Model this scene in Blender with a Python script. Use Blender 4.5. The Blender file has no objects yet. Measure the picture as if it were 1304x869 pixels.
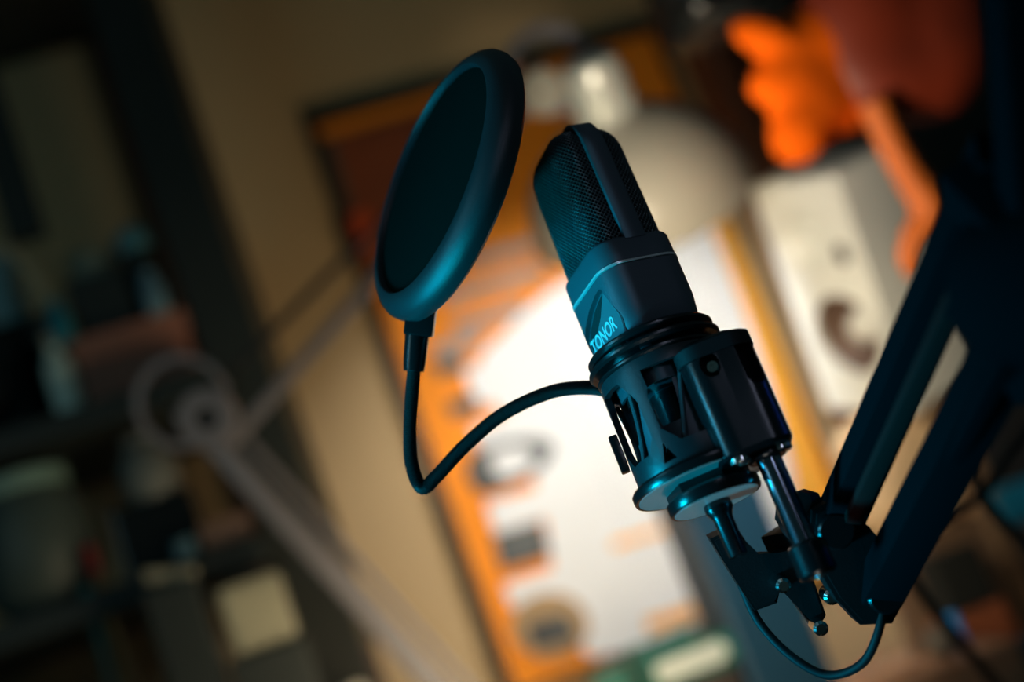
import bpy, bmesh, random
from math import sin, cos, pi, radians, sqrt, atan2, tan
from mathutils import Vector, Matrix

random.seed(4)
COL = bpy.context.scene.collection
FP = 1811.0                       # focal length in pixels at 1304 x 869
PITCH, ROLL = radians(10), radians(20.3)
CAM = Vector((0, 0, 0.98))
FW = Vector((0, cos(PITCH), sin(PITCH))); UP0 = Vector((0, -sin(PITCH), cos(PITCH))); RX0 = Vector((1, 0, 0))
RX = cos(ROLL)*RX0 - sin(ROLL)*UP0
UY = sin(ROLL)*RX0 + cos(ROLL)*UP0
CAMROT = Matrix((RX, UY, -FW)).transposed()      # camera axes to world

def P(x, y, d):
    """a measured point of the photograph at depth d, in world metres"""
    return CAM + FW*d + RX*((x-652)/FP*d) + UY*(-(y-434.5)/FP*d)

# wall frame: s along the wall, z up, off = distance out of the wall into the room
PSI = radians(13); WD = 2.1
WT = Vector((cos(PSI), sin(PSI), 0)); WN = Vector((-sin(PSI), cos(PSI), 0))   # WN points into the wall
WO = Vector((0, WD, 0))
def W(s, z, off=0.0): return WO + WT*s - WN*off + Vector((0, 0, z))
def wpt(x, y, off=0.0):
    d = P(x, y, 1) - CAM
    t = ((WO - WN*off) - CAM).dot(WN)/d.dot(WN)
    p = CAM + d*t
    return (p - WO).dot(WT), p.z
WROT = Matrix((WT, WN, Vector((0, 0, 1)))).transposed()     # local x along wall, y into wall, z up

# ------------------------------------------------------------------ materials
def mat(name, col, rough=0.5, metal=0.0, emis=None, es=0.0, bump=0.0, bscale=60.0, var=0.0, vscale=6.0, spec=0.5, trans=0.0, alpha=1.0, coat=0.0, sheen=0.0):
    m = bpy.data.materials.new(name); m.use_nodes = True
    nt = m.node_tree; b = nt.nodes['Principled BSDF']
    b.inputs['Base Color'].default_value = (*col, 1)
    b.inputs['Roughness'].default_value = rough
    b.inputs['Metallic'].default_value = metal
    b.inputs['Specular IOR Level'].default_value = spec
    if trans: b.inputs['Transmission Weight'].default_value = trans
    if coat: b.inputs['Coat Weight'].default_value = coat; b.inputs['Coat Roughness'].default_value = .15
    if alpha < 1: b.inputs['Alpha'].default_value = alpha
    if emis: b.inputs['Emission Color'].default_value = (*emis, 1); b.inputs['Emission Strength'].default_value = es
    tc = nt.nodes.new('ShaderNodeTexCoord')
    if var:
        n = nt.nodes.new('ShaderNodeTexNoise'); n.inputs['Scale'].default_value = vscale; n.inputs['Detail'].default_value = 4
        r = nt.nodes.new('ShaderNodeMapRange')
        r.inputs['From Min'].default_value = .3; r.inputs['From Max'].default_value = .7
        r.inputs['To Min'].default_value = 1-var; r.inputs['To Max'].default_value = 1+var
        mx = nt.nodes.new('ShaderNodeVectorMath'); mx.operation = 'SCALE'; mx.inputs[0].default_value = col
        nt.links.new(tc.outputs['Object'], n.inputs['Vector']); nt.links.new(n.outputs['Fac'], r.inputs['Value'])
        nt.links.new(r.outputs['Result'], mx.inputs['Scale']); nt.links.new(mx.outputs['Vector'], b.inputs['Base Color'])
    if bump:
        n = nt.nodes.new('ShaderNodeTexNoise'); n.inputs['Scale'].default_value = bscale; n.inputs['Detail'].default_value = 3
        bp = nt.nodes.new('ShaderNodeBump'); bp.inputs['Strength'].default_value = bump; bp.inputs['Distance'].default_value = .001
        nt.links.new(tc.outputs['Object'], n.inputs['Vector']); nt.links.new(n.outputs['Fac'], bp.inputs['Height'])
        nt.links.new(bp.outputs['Normal'], b.inputs['Normal'])
    return m

def wood_mat(name, c1, c2, scale=8, rough=.55):
    m = mat(name, c1, rough); nt = m.node_tree; b = nt.nodes['Principled BSDF']
    tc = nt.nodes.new('ShaderNodeTexCoord'); mp = nt.nodes.new('ShaderNodeMapping'); mp.inputs['Scale'].default_value = (8, 8, .8)
    n = nt.nodes.new('ShaderNodeTexNoise'); n.inputs['Scale'].default_value = scale; n.inputs['Detail'].default_value = 5
    cr = nt.nodes.new('ShaderNodeValToRGB'); cr.color_ramp.elements[0].color = (*c1, 1); cr.color_ramp.elements[1].color = (*c2, 1)
    cr.color_ramp.elements[0].position = .35; cr.color_ramp.elements[1].position = .65
    nt.links.new(tc.outputs['Object'], mp.inputs['Vector']); nt.links.new(mp.outputs['Vector'], n.inputs['Vector'])
    nt.links.new(n.outputs['Fac'], cr.inputs['Fac']); nt.links.new(cr.outputs['Color'], b.inputs['Base Color'])
    return m

M = {}
M['mic'] = mat('satin_blue_grey_metal', (.075, .095, .115), .42, .25, bump=.12, bscale=2500)
M['facet'] = mat('satin_facet', (.11, .14, .16), .5, .15, bump=.1, bscale=2500)
M['wire'] = mat('black_wire', (.12, .15, .16), .28, .85)
M['core'] = mat('black_foam_and_shade', (.006, .009, .010), .9, bump=.4, bscale=900)
M['chrome'] = mat('chrome', (.85, .85, .85), .28, .6)
M['ink'] = mat('pale_logo_ink', (.50, .62, .64), .5)
M['black'] = mat('black_plastic', (.006, .008, .009), .24, 0, bump=.08, bscale=1200)
M['blackr'] = mat('matte_black_plastic', (.007, .010, .011), .6, 0, spec=.25, bump=.15, bscale=900)
M['blackt'] = mat('satin_black_cage', (.022, .03, .034), .34, 0.1, bump=.15, bscale=1600)
M['steel'] = mat('polished_steel', (.72, .72, .70), .16, 1.0)
M['under'] = mat('pale_satin_underside', (.80, .80, .76), .4, .35)
M['rod'] = mat('dark_blued_steel', (.30, .33, .40), .16, 1.0)
M['rubber'] = mat('black_rubber', (.010, .013, .015), .6)
M['elastic'] = mat('elastic_cord', (.05, .06, .07), .7, bump=.4, bscale=2200)
M['popmesh'] = mat('nylon_mesh', (.0015, .0062, .0050), .95, spec=.05, bump=.3, bscale=2500)
M['poprim'] = mat('pop_filter_rim', (.018, .023, .026), .40, 0, bump=.25, bscale=1500)
M['arm'] = mat('arm_black_paint', (.0035, .0085, .0105), .9, 0, spec=0.0, bump=.05, bscale=400)
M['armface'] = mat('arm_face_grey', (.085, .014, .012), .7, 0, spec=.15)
M['wall'] = mat('beige_painted_wall', (.56, .40, .215), .9, var=.06, vscale=2.5, bump=.2, bscale=90)
M['floor'] = wood_mat('dark_wood_floor', (.05, .035, .025), (.09, .06, .04))
M['ceil'] = mat('ceiling_paint', (.10, .10, .09), .9, var=.05)
M['trim'] = wood_mat('dark_brown_trim_and_shade', (.07, .035, .018), (.10, .05, .028))
M['pframe'] = mat('poster_frame_black', (.012, .010, .010), .5)
M['orange'] = mat('orange_board', (1.0, .31, .012), .8, var=.10, vscale=5)
M['amber'] = mat('amber_print_and_glare', (1.0, .46, .05), .8, var=.1, vscale=9)
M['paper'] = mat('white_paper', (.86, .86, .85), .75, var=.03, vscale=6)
M['grey'] = mat('grey_print', (.10, .105, .10), .7, var=.35, vscale=18)
M['greyl'] = mat('light_grey_print', (.28, .29, .28), .7, var=.3, vscale=14)
M['tan'] = mat('tan_print', (.42, .27, .13), .7, var=.25, vscale=16)
M['ivory'] = mat('lamp_shade_paint', (.42, .40, .34), .33, 0.0, coat=.3)
M['lampgrey'] = mat('lamp_arm_paint', (.19, .185, .21), .45, .15, var=.1)
M['lampw'] = mat('lamp_neck_white', (.62, .66, .62), .25, .3)
M['lampin'] = mat('lamp_inner_white', (.9, .88, .8), .5)
M['bulb'] = mat('warm_bulb', (1, .9, .7), .5, emis=(1, .82, .55), es=6)
M['spk'] = mat('speaker_white', (.88, .92, .90), .28, var=.04)
M['spkring'] = mat('speaker_ring', (.40, .37, .30), .4)
M['cone'] = mat('speaker_cone', (.13, .08, .06), .5, var=.3, vscale=40)
M['shelf'] = mat('shelf_black', (.012, .020, .020), .6, var=.2)
M['shelfbrown'] = wood_mat('brown_upright', (.10, .035, .015), (.15, .055, .025))
M['orangefab'] = mat('orange_felt', (.85, .125, .004), .9, spec=.05, var=.25, vscale=18, bump=.5, bscale=120)
M['orangestem'] = mat('orange_stem', (.62, .135, .012), .6, var=.2, vscale=20)
M['navy'] = mat('navy_metal', (.008, .060, .12), .45, 0.2, var=.15, vscale=5)
M['teal'] = mat('teal_plastic', (.004, .14, .11), .4, var=.1)
M['tealw'] = mat('pale_label', (.66, .74, .70), .6)
M['desk'] = wood_mat('desk_wood', (.36, .20, .12), (.46, .27, .16))

def simple(name, c, r=.55, **k): 
    M[name] = mat(name, c, r, var=k.pop('var', .15), vscale=k.pop('vscale', 20), **k); return M[name]

# ------------------------------------------------------------------ object helpers
def obj(name, bm, material, parent=None, mw=None, smooth=True, angle=35):
    me = bpy.data.meshes.new(name)
    bm.normal_update(); bmesh.ops.recalc_face_normals(bm, faces=bm.faces)
    if smooth:
        for f in bm.faces: f.smooth = True
        for e in bm.edges:
            if len(e.link_faces) == 2 and e.calc_face_angle(0) > radians(angle): e.smooth = False
    bm.to_mesh(me); bm.free()
    me.materials.append(material)
    o = bpy.data.objects.new(name, me); COL.objects.link(o)
    if parent: o.parent = parent
    if mw is not None: o.matrix_basis = mw
    return o

def thing(name, label, cat, mw=None, group=None):
    o = bpy.data.objects.new(name, None); COL.objects.link(o)
    o.empty_display_size = .02
    if mw is not None: o.matrix_world = mw
    o['label'] = label; o['category'] = cat
    if group: o['group'] = group
    return o
def tag(o, label, cat, group=None):
    o['label'] = label; o['category'] = cat
    if group: o['group'] = group
    return o
def struct(o): o['kind'] = 'structure'; return o

def T(v): return Matrix.Translation(Vector(v))
def mw_of(loc, rot3): return Matrix.Translation(loc) @ rot3.to_4x4()

def add_box(bm, x0, x1, y0, y1, z0, z1, bevel=0.0, seg=2, m=None):
    r = bmesh.ops.create_cube(bm, size=1)
    vs = r['verts']
    for v in vs:
        v.co = Vector(((x0+x1)/2+v.co.x*(x1-x0), (y0+y1)/2+v.co.y*(y1-y0), (z0+z1)/2+v.co.z*(z1-z0)))
    if bevel:
        es = list({e for v in vs for e in v.link_edges})
        r2 = bmesh.ops.bevel(bm, geom=es, offset=bevel, segments=seg, affect='EDGES', profile=.6)
        vs = list({v for f in r2['faces'] for v in f.verts} | {v for v in vs if v.is_valid})
    if m is not None: bmesh.ops.transform(bm, matrix=m, verts=vs)
    return vs

def add_lathe(bm, prof, n=48, m=None, axis='z', shape=None):
    """prof: list of (r, z); shape(r, a) -> (x, y)"""
    rings = []
    vs = []
    for r, z in prof:
        if r < 1e-6:
            v = bm.verts.new((0, 0, z)); rings.append([v]); vs.append(v)
        else:
            ring = []
            for i in range(n):
                a = 2*pi*i/n
                x, y = shape(r, a) if shape else (r*cos(a), r*sin(a))
                ring.append(bm.verts.new((x, y, z)))
            rings.append(ring); vs += ring
    for a, b in zip(rings, rings[1:]):
        for i in range(n):
            j = (i+1) % n
            if len(a) == 1 and len(b) == 1: continue
            if len(a) == 1: bm.faces.new((a[0], b[i], b[j]))
            elif len(b) == 1: bm.faces.new((a[i], a[j], b[0]))
            else: bm.faces.new((a[i], a[j], b[j], b[i]))
    if m is not None: bmesh.ops.transform(bm, matrix=m, verts=vs)
    return vs

def cyl(bm, r, z0, z1, n=40, bev=.0004, m=None):
    return add_lathe(bm, [(0, z0), (r-bev, z0), (r, z0+bev), (r, z1-bev), (r-bev, z1), (0, z1)], n, m)

def align(a, b):
    """matrix: local z from a to b"""
    a, b = Vector(a), Vector(b); d = (b-a).normalized()
    q = Vector((0, 0, 1)).rotation_difference(d)
    return Matrix.Translation(a) @ q.to_matrix().to_4x4()

def rod(bm, a, b, r, n=20, r2=None):
    L = (Vector(b)-Vector(a)).length; r2 = r if r2 is None else r2
    return add_lathe(bm, [(0, 0), (r*.9, 0), (r, L*.01), (r2, L*.99), (r2*.9, L), (0, L)], n, align(a, b))

def bar(bm, a, b, w, t, up=Vector((0, 0, 1)), bevel=.001):
    """rectangular bar from a to b; w across, t along up"""
    a, b, up = Vector(a), Vector(b), Vector(up); z = (b-a).normalized(); x = up.cross(z).normalized(); y = z.cross(x)
    m = Matrix((x, y, z)).transposed().to_4x4(); m.translation = a
    return add_box(bm, -w/2, w/2, -t/2, t/2, 0, (b-a).length, bevel, 2, m)

def catmull(pts, per=12):
    pts = [Vector(p) for p in pts]; out = []
    q = [2*pts[0]-pts[1]] + pts + [2*pts[-1]-pts[-2]]
    for i in range(1, len(q)-2):
        for k in range(per):
            t = k/per; a, b, c, d = q[i-1], q[i], q[i+1], q[i+2]
            out.append(.5*((2*b)+(-a+c)*t+(2*a-5*b+4*c-d)*t*t+(-a+3*b-3*c+d)*t**3))
    out.append(pts[-1]); return out

def resample(pts, step):
    out = [pts[0].copy()]; acc = 0; prev = pts[0]
    for p in pts[1:]:
        seg = (p-prev).length
        while acc+seg >= step:
            t = (step-acc)/seg; prev = prev.lerp(p, t); out.append(prev.copy()); seg = (p-prev).length; acc = 0
        acc += seg; prev = p
    out.append(pts[-1].copy()); return out

def add_tube(bm, pts, rad, n=14):
    """rad: number or function(i, total)"""
    pts = [Vector(p) for p in pts]
    tang = [(pts[min(i+1, len(pts)-1)]-pts[max(i-1, 0)]).normalized() for i in range(len(pts))]
    nrm = tang[0].orthogonal().normalized(); rings = []
    for i, p in enumerate(pts):
        nrm = (nrm - tang[i]*nrm.dot(tang[i])).normalized(); bn = tang[i].cross(nrm)
        r = rad(i, len(pts)) if callable(rad) else rad
        rings.append([bm.verts.new(p+(nrm*cos(2*pi*k/n)+bn*sin(2*pi*k/n))*r) for k in range(n)])
    for a, b in zip(rings, rings[1:]):
        for k in range(n): bm.faces.new((a[k], a[(k+1) % n], b[(k+1) % n], b[k]))
    bm.faces.new(rings[0][::-1]); bm.faces.new(rings[-1])

def add_prism(bm, poly, z0, z1, m=None, bevel=0):
    lo = [bm.verts.new((x, y, z0)) for x, y in poly]; hi = [bm.verts.new((x, y, z1)) for x, y in poly]
    n = len(poly); fs = [bm.faces.new(lo[::-1]), bm.faces.new(hi)]
    for i in range(n): fs.append(bm.faces.new((lo[i], lo[(i+1) % n], hi[(i+1) % n], hi[i])))
    vs = lo+hi
    if bevel:
        es = list({e for v in hi for e in v.link_edges if all(u in hi for u in e.verts)})
        r = bmesh.ops.bevel(bm, geom=es, offset=bevel, segments=2, affect='EDGES')
        vs = [v for v in vs if v.is_valid] + [v for f in r['faces'] for v in f.verts]
        vs = list(set(vs))
    if m is not None: bmesh.ops.transform(bm, matrix=m, verts=vs)
    return vs

def booled(bm, cutter_bm, op='DIFFERENCE'):
    """returns a new bmesh = bm op cutter"""
    bmesh.ops.recalc_face_normals(bm, faces=bm.faces); bmesh.ops.recalc_face_normals(cutter_bm, faces=cutter_bm.faces)
    a = bpy.data.meshes.new('tmp_a'); bm.to_mesh(a); bm.free(); b = bpy.data.meshes.new('tmp_b'); cutter_bm.to_mesh(b); cutter_bm.free()
    oa = bpy.data.objects.new('tmp_a', a); ob = bpy.data.objects.new('tmp_b', b); COL.objects.link(oa); COL.objects.link(ob)
    md = oa.modifiers.new('b', 'BOOLEAN'); md.object = ob; md.operation = op; md.solver = 'EXACT'
    bpy.context.view_layer.update()
    dg = bpy.context.evaluated_depsgraph_get(); me = bpy.data.meshes.new_from_object(oa.evaluated_get(dg))
    r = bmesh.new(); r.from_mesh(me)
    for o in (oa, ob): bpy.data.objects.remove(o)
    for x in (a, b, me): bpy.data.meshes.remove(x)
    return r

def rrect(hx, hy, rc, n=96):
    """n points round a rounded rectangle, evenly spaced, with a rounded corner radius rc"""
    pts = []; K = 24
    for cx, cy, a0 in ((hx-rc, hy-rc, 0), (-hx+rc, hy-rc, 90), (-hx+rc, -hy+rc, 180), (hx-rc, -hy+rc, 270)):
        for k in range(K+1):
            a = radians(a0+90*k/K); pts.append((cx+rc*cos(a), cy+rc*sin(a)))
    pts.append(pts[0]); L = [0]
    for a, b in zip(pts, pts[1:]): L.append(L[-1]+sqrt((a[0]-b[0])**2+(a[1]-b[1])**2))
    out = []; j = 0
    for i in range(n):
        t = L[-1]*i/n
        while L[j+1] < t: j += 1
        u = (t-L[j])/max(L[j+1]-L[j], 1e-9); out.append((pts[j][0]+(pts[j+1][0]-pts[j][0])*u, pts[j][1]+(pts[j+1][1]-pts[j][1])*u))
    return out

def loft(bm, sections, cap=True):
    """sections: list of (list of xy, z) all the same length"""
    rings = [[bm.verts.new((x, y, z)) for x, y in s] for s, z in sections]
    n = len(rings[0])
    for a, b in zip(rings, rings[1:]):
        for i in range(n): bm.faces.new((a[i], a[(i+1) % n], b[(i+1) % n], b[i]))
    if cap: bm.faces.new(rings[0][::-1]); bm.faces.new(rings[-1])

# ------------------------------------------------------------------ camera
cd = bpy.data.cameras.new('camera'); cam = bpy.data.objects.new('viewpoint', cd); COL.objects.link(cam)
cd.lens = 50; cd.sensor_width = 36; cd.sensor_fit = 'HORIZONTAL'; cd.clip_start = .01
cam.matrix_world = mw_of(CAM, CAMROT)
cd.dof.use_dof = True; cd.dof.focus_distance = .675; cd.dof.aperture_fstop = 2.5; cd.dof.aperture_blades = 0
bpy.context.scene.camera = cam

# ------------------------------------------------------------------ microphone frame
MM = .001
AX, EL, TH = radians(20.7), radians(20), radians(65)
def camv(x, y, z): return CAMROT @ Vector((x, y, z))
A_ = camv(-sin(AX)*cos(EL), cos(AX)*cos(EL), -sin(EL))
E1 = camv(cos(AX), sin(AX), 0)
E2 = camv(-sin(AX)*sin(EL), cos(AX)*sin(EL), cos(EL))
B_ = -sin(TH)*E1 + cos(TH)*E2        # logo side
C_ = cos(TH)*E1 + sin(TH)*E2         # strap side
MROT = Matrix((B_, C_, A_)).transposed()
MLOC = P(795.5, 362, .70)
MIC = mw_of(MLOC, MROT)
EROT = Matrix((E1, E2, A_)).transposed()
def moff(e1, e2, a): return MLOC + (E1*e1 + E2*e2 + A_*a)*MM     # mm along across / toward viewer / axis

# ---- microphone: x = logo direction, y = strap direction, z = up the axis, z 0 at the silver ring
mic = thing('condenser_microphone', 'dark side-address condenser microphone with mesh head and pale lettering, seated in a shock mount', 'microphone', MIC)
HX, HY, RC = .0222, .0268, .0118
def sec(d, n=128): return rrect(HX-d, HY-d, max(RC-d, .003), n)
bm = bmesh.new()
loft(bm, [(sec(.0035), -.060), (sec(.0035), -.034), (sec(.0012), -.030), (sec(0), -.0215), (sec(0), -.0011), (sec(.0006), -.0006)])
# the recessed logo facet
cut = bmesh.new()
poly = [(.0262, -.0075), (.010, -.0065), (-.006, -.0065), (-.0262, -.008), (-.030, -.05), (.0145, -.05), (.0205, -.034), (.0235, -.026), (.0225, -.012)]
poly = [(-.022, -.0190), (-.014, -.0135), (-.004, -.0090), (.006, -.0066), (.0128, -.0058), (.0148, -.0066), (.0208, -.0226), (.0208, -.0262), (.0170, -.040), (.0170, -.062), (-.022, -.062)]
F4 = Matrix(((0, 0, 1, 0), (1, 0, 0, 0), (0, 1, 0, 0), (0, 0, 0, 1)))     # (u, v, w) -> x=w, y=u, z=v
add_prism(cut, [(u, v) for u, v in poly], .0192, .035, F4)
bm = booled(bm, cut)
obj('body', bm, M['mic'], mic, angle=25)
bm = bmesh.new(); loft(bm, [(sec(.0006), -.0006), (sec(-.0004), -.0004), (sec(-.0004), .0007), (sec(.0006), .0009)])
r = obj('silver_ring', bm, M['chrome'], mic); r['label'] = 'thin chrome ring'
bm = bmesh.new(); loft(bm, [(sec(.0006), .0009), (sec(.0001), .0012), (sec(.0002), .0120), (sec(.0008), .0132), (sec(.0018), .0138), (sec(.004), .0138)])
obj('collar_band', bm, M['mic'], mic)
# facet plate (sits in the recess) with lettering
bm = bmesh.new()
scoop = [(.0130, -.0072), (.0205, -.0228), (.0205, -.026), (.0166, -.040), (-.020, -.040), (-.020, -.0262), (-.008, -.0205), (.002, -.0158), (.009, -.0112)]
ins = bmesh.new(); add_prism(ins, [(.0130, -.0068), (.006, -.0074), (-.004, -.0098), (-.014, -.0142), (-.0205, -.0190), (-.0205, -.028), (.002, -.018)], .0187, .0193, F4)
add_prism(bm, scoop, .0189, .0207, F4, bevel=.0004)
pl = obj('logo_plate', bm, M['facet'], mic, angle=20)
obj('scoop_shade', ins, M['core'], mic, smooth=False)  # no real slot: black insert colours in the shadow of the scoop
cu = bpy.data.curves.new('lettering', 'FONT'); cu.body = 'TONOR'; cu.size = .0087; cu.align_x = 'CENTER'; cu.align_y = 'CENTER'; cu.extrude = .00015; cu.offset = .00022
cu.space_character = 1.02
to = bpy.data.objects.new('lettering', cu); COL.objects.link(to); bpy.context.view_layer.update()
me = bpy.data.meshes.new_from_object(to.evaluated_get(bpy.context.evaluated_depsgraph_get())); bpy.data.objects.remove(to)
bm = bmesh.new(); bm.from_mesh(me)
for v in bm.verts: v.co = Vector((v.co.x*.98, v.co.y*1.12, v.co.z))
# text right = +y (toward the viewer side), text up = +z, facing +x
tm = Matrix(((0, 0, 1, .02082), (1, 0, 0, -.0018), (0, 1, 0, -.0240), (0, 0, 0, 1)))
bmesh.ops.transform(bm, matrix=tm, verts=bm.verts)
lt = obj('lettering', bm, M['ink'], pl, smooth=False); lt['label'] = 'pale printed lettering'

# grille
GX, GY, GR = .0202, .0240, .0118; GH = .0815; Z0 = .0125; DR = .0165
def gprof(t):
    """t in metres along the profile from the collar; returns (scale, z)"""
    L1 = GH-DR-Z0; La = DR*1.45
    if t < L1: return 1-.03*t/L1, Z0+t
    t -= L1
    if t < La:
        a = t/La*pi/2; return .97-.50*(1-cos(a)), Z0+L1+DR*sin(a)
    t -= La; return max(.47-t/.02, 0), GH
def gpts(k, n, off=0.0):
    base = rrect(GX, GY, GR, n*2); return [(x*k, y*k) for x, y in base]
NG = 64; rows = []; t = 0; i = 0
while True:
    k, z = gprof(t)
    if k < .09: break
    b = gpts(k, NG); rows.append([(b[(2*j+(i % 2)) % (2*NG)], z) for j in range(NG)]); t += .00125; i += 1
bm = bmesh.new(); V = [[bm.verts.new((p[0], p[1], z)) for p, z in row] for row in rows]
for i in range(len(V)-2):
    for j in range(NG):
        l = V[i+1][(j-1) % NG] if i % 2 == 0 else V[i+1][j]
        rr_ = V[i+1][j] if i % 2 == 0 else V[i+1][(j+1) % NG]
        try: bm.faces.new((V[i][j], rr_, V[i+2][j], l))
        except ValueError: pass
g = obj('mesh_grille', bm, M['wire'], mic, angle=180)
md = g.modifiers.new('wire', 'WIREFRAME'); md.thickness = .00085; md.use_even_offset = False; md.use_boundary = True
g['label'] = 'black woven wire mesh head'
bm = bmesh.new(); secs = []; t = 0
for q in range(60):
    k, z = gprof(q*.0016)
    secs.append(([(x*max(k, .02)*.94, y*max(k, .02)*.94) for x, y in rrect(GX, GY, GR, 64)], z-.0008))
    if k <= .02: break
loft(bm, secs); obj('foam_core', bm, M['core'], mic)
# strap over the head (in the plane x = 0)
pts = []
for q in range(80):
    k, z = gprof(q*.0013)
    if k < .03: break
    pts.append((GY*k+.0022, z+.0020*min(max((z-GH+DR)/DR, 0), 1)))
pts = [(GY+.0022, .0118)] + pts
full = pts + [(-y, z) for y, z in reversed(pts)]
bm = bmesh.new(); hw = .0058; th = .0016; rings = []
for i, (y, z) in enumerate(full):
    a = full[max(i-1, 0)]; b = full[min(i+1, len(full)-1)]; d = Vector((b[0]-a[0], b[1]-a[1])).normalized(); nn = Vector((d.y, -d.x))
    if nn.dot(Vector((y, z-.03))) < 0: nn = -nn
    o_ = Vector((y, z))+nn*th*.5; i_ = Vector((y, z))-nn*th*.9
    rings.append([bm.verts.new((-hw+.0003, o_.x, o_.y)), bm.verts.new((hw-.0003, o_.x, o_.y)), bm.verts.new((hw, o_.x-nn.x*.0003, o_.y-nn.y*.0003)), bm.verts.new((hw, i_.x, i_.y)), bm.verts.new((-hw, i_.x, i_.y)), bm.verts.new((-hw, o_.x-nn.x*.0003, o_.y-nn.y*.0003))])
for a, b in zip(rings, rings[1:]):
    for k in range(6): bm.faces.new((a[k], a[(k+1) % 6], b[(k+1) % 6], b[k]))
bm.faces.new(rings[0]); bm.faces.new(rings[-1])
obj('head_strap', bm, M['mic'], mic, angle=50)
bm = bmesh.new(); cyl(bm, .0100, -.0992, -.058); cyl(bm, .0085, -.1005, -.0990)
obj('cable_socket', bm, M['black'], mic)

# ------------------------------------------------------------------ shock mount (E frame: x across, y toward viewer, z axis)
SM = mw_of(MLOC, EROT)
sm = thing('shock_mount', 'black cage shock mount with elastic bands gripping the lower body of the microphone', 'microphone mount', SM)
def ringprof(r0, r1, z0, z1, b=.0005): return [(r0, z0), (r1-b, z0), (r1, z0+b), (r1, z1-b), (r1-b, z1), (r0, z1), (r0, z0)]
bm = bmesh.new()
add_lathe(bm, ringprof(.0245, .0320, -.0365, -.0330, .0012), 72)
r = obj('top_ring', bm, M['black'], sm)
bm = bmesh.new(); add_lathe(bm, ringprof(.0250, .0335, -.0420, -.0385, .0012), 72); obj('top_ring', bm, M['black'], sm)
bm = bmesh.new(); add_lathe(bm, ringprof(.0240, .0310, -.0470, -.0440, .0010), 72); obj('top_ring', bm, M['black'], sm)
bm = bmesh.new(); add_lathe(bm, ringprof(.0235, .0262, -.0475, -.0350, .0006), 72); obj('ring_spacer', bm, M['black'], sm)
# cage shell with eight-sided windows
bm = bmesh.new(); add_lathe(bm, [(.0275, -.1010), (.0300, -.1010), (.0308, -.0985), (.0308, -.0500), (.0300, -.0465), (.0275, -.0465), (.0275, -.1010)], 72)
cut = bmesh.new()
for k in range(6):
    a = radians(150+60*k)
    m = Matrix.Rotation(a, 4, 'Z') @ Matrix(((0, 0, 1, 0), (1, 0, 0, 0), (0, 1, 0, 0), (0, 0, 0, 1)))
    add_prism(cut, [(-.006, -.053), (.0115, -.053), (.0115, -.062), (.0128, -.0660), (.0128, -.082), (.006, -.0905), (-.0085, -.0905), (-.0128, -.084), (-.0128, -.064)], .020, .040, m)
    m2 = Matrix.Rotation(a+radians(26), 4, 'Z') @ Matrix(((0, 0, 1, 0), (1, 0, 0, 0), (0, 1, 0, 0), (0, 0, 0, 1)))
    add_prism(cut, [(-.003, -.0975), (.004, -.0975), (.001, -.0885)], .020, .040, m2)
bm = booled(bm, cut); obj('outer_cage', bm, M['blackt'], sm, angle=25)
bm = bmesh.new(); add_lathe(bm, [(.0222, -.092), (.0238, -.092), (.0238, -.050), (.0222, -.050), (.0222, -.092)], 60)
cut = bmesh.new()
for k in range(6):
    m = Matrix.Rotation(radians(165+60*k), 4, 'Z') @ Matrix(((0, 0, 1, 0), (1, 0, 0, 0), (0, 1, 0, 0), (0, 0, 0, 1)))
    add_prism(cut, [(-.0075, -.058), (.0075, -.058), (.0055, -.080), (-.0055, -.080)], .018, .030, m)
bm = booled(bm, cut); obj('inner_cage', bm, M['mic'], sm, angle=25)
for k in range(6):        # elastic bands zigzag between the cages
    a0 = radians(135+60*k)
    for s in (-1, 1):
        bm = bmesh.new(); pts = []
        for q in range(9):
            u = q/8; a = a0+s*radians(26)*u; r_ = .0268-.0022*sin(u*pi)
            pts.append(Vector((r_*cos(a), r_*sin(a), -.056-.038*u)))
        add_tube(bm, pts, .0013, 8); obj('elastic_band', bm, M['elastic'], sm)
# small bar tab
bm = bmesh.new(); add_box(bm, -.0355, -.0312, -.003, .004, -.0890, -.0705, .0009)
obj('side_tab', bm, M['black'], sm)
# base plates with polished undersides
bm = bmesh.new(); add_lathe(bm, [(0, -.1010), (.0345, -.1010), (.0355, -.1022), (.0355, -.1050), (.0350, -.1062), (.0338, -.1062), (.0338, -.1058), (0, -.1058)], 72)
obj('base_plate', bm, M['black'], sm)
bm = bmesh.new(); add_lathe(bm, [(.0335, -.1059), (.0335, -.1063), (.0, -.1063), (0, -.1059)], 72)
r = obj('base_plate_underside', bm, M['under'], sm); r['label'] = 'pale polished underside'
bm = bmesh.new(); add_lathe(bm, [(0, -.1060), (.0205, -.1060), (.0205, -.1115), (0, -.1115)], 6, Matrix.Rotation(radians(12), 4, 'Z')); obj('spacer_block', bm, M['black'], sm, smooth=False)
DC = T((-.0005, .010, -.001))
bm = bmesh.new(); add_lathe(bm, [(0, -.1115), (.0200, -.1115), (.0222, -.1128), (.0222, -.1172), (.0216, -.1182), (.0204, -.1182), (.0204, -.1178), (0, -.1178)], 64, DC)
obj('locking_disc', bm, M['black'], sm)
bm = bmesh.new(); add_lathe(bm, [(.0203, -.1178), (.0203, -.1183), (0, -.1183), (0, -.1178)], 64, DC); r = obj('locking_disc_underside', bm, M['under'], sm); r['label'] = 'pale polished underside'
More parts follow.
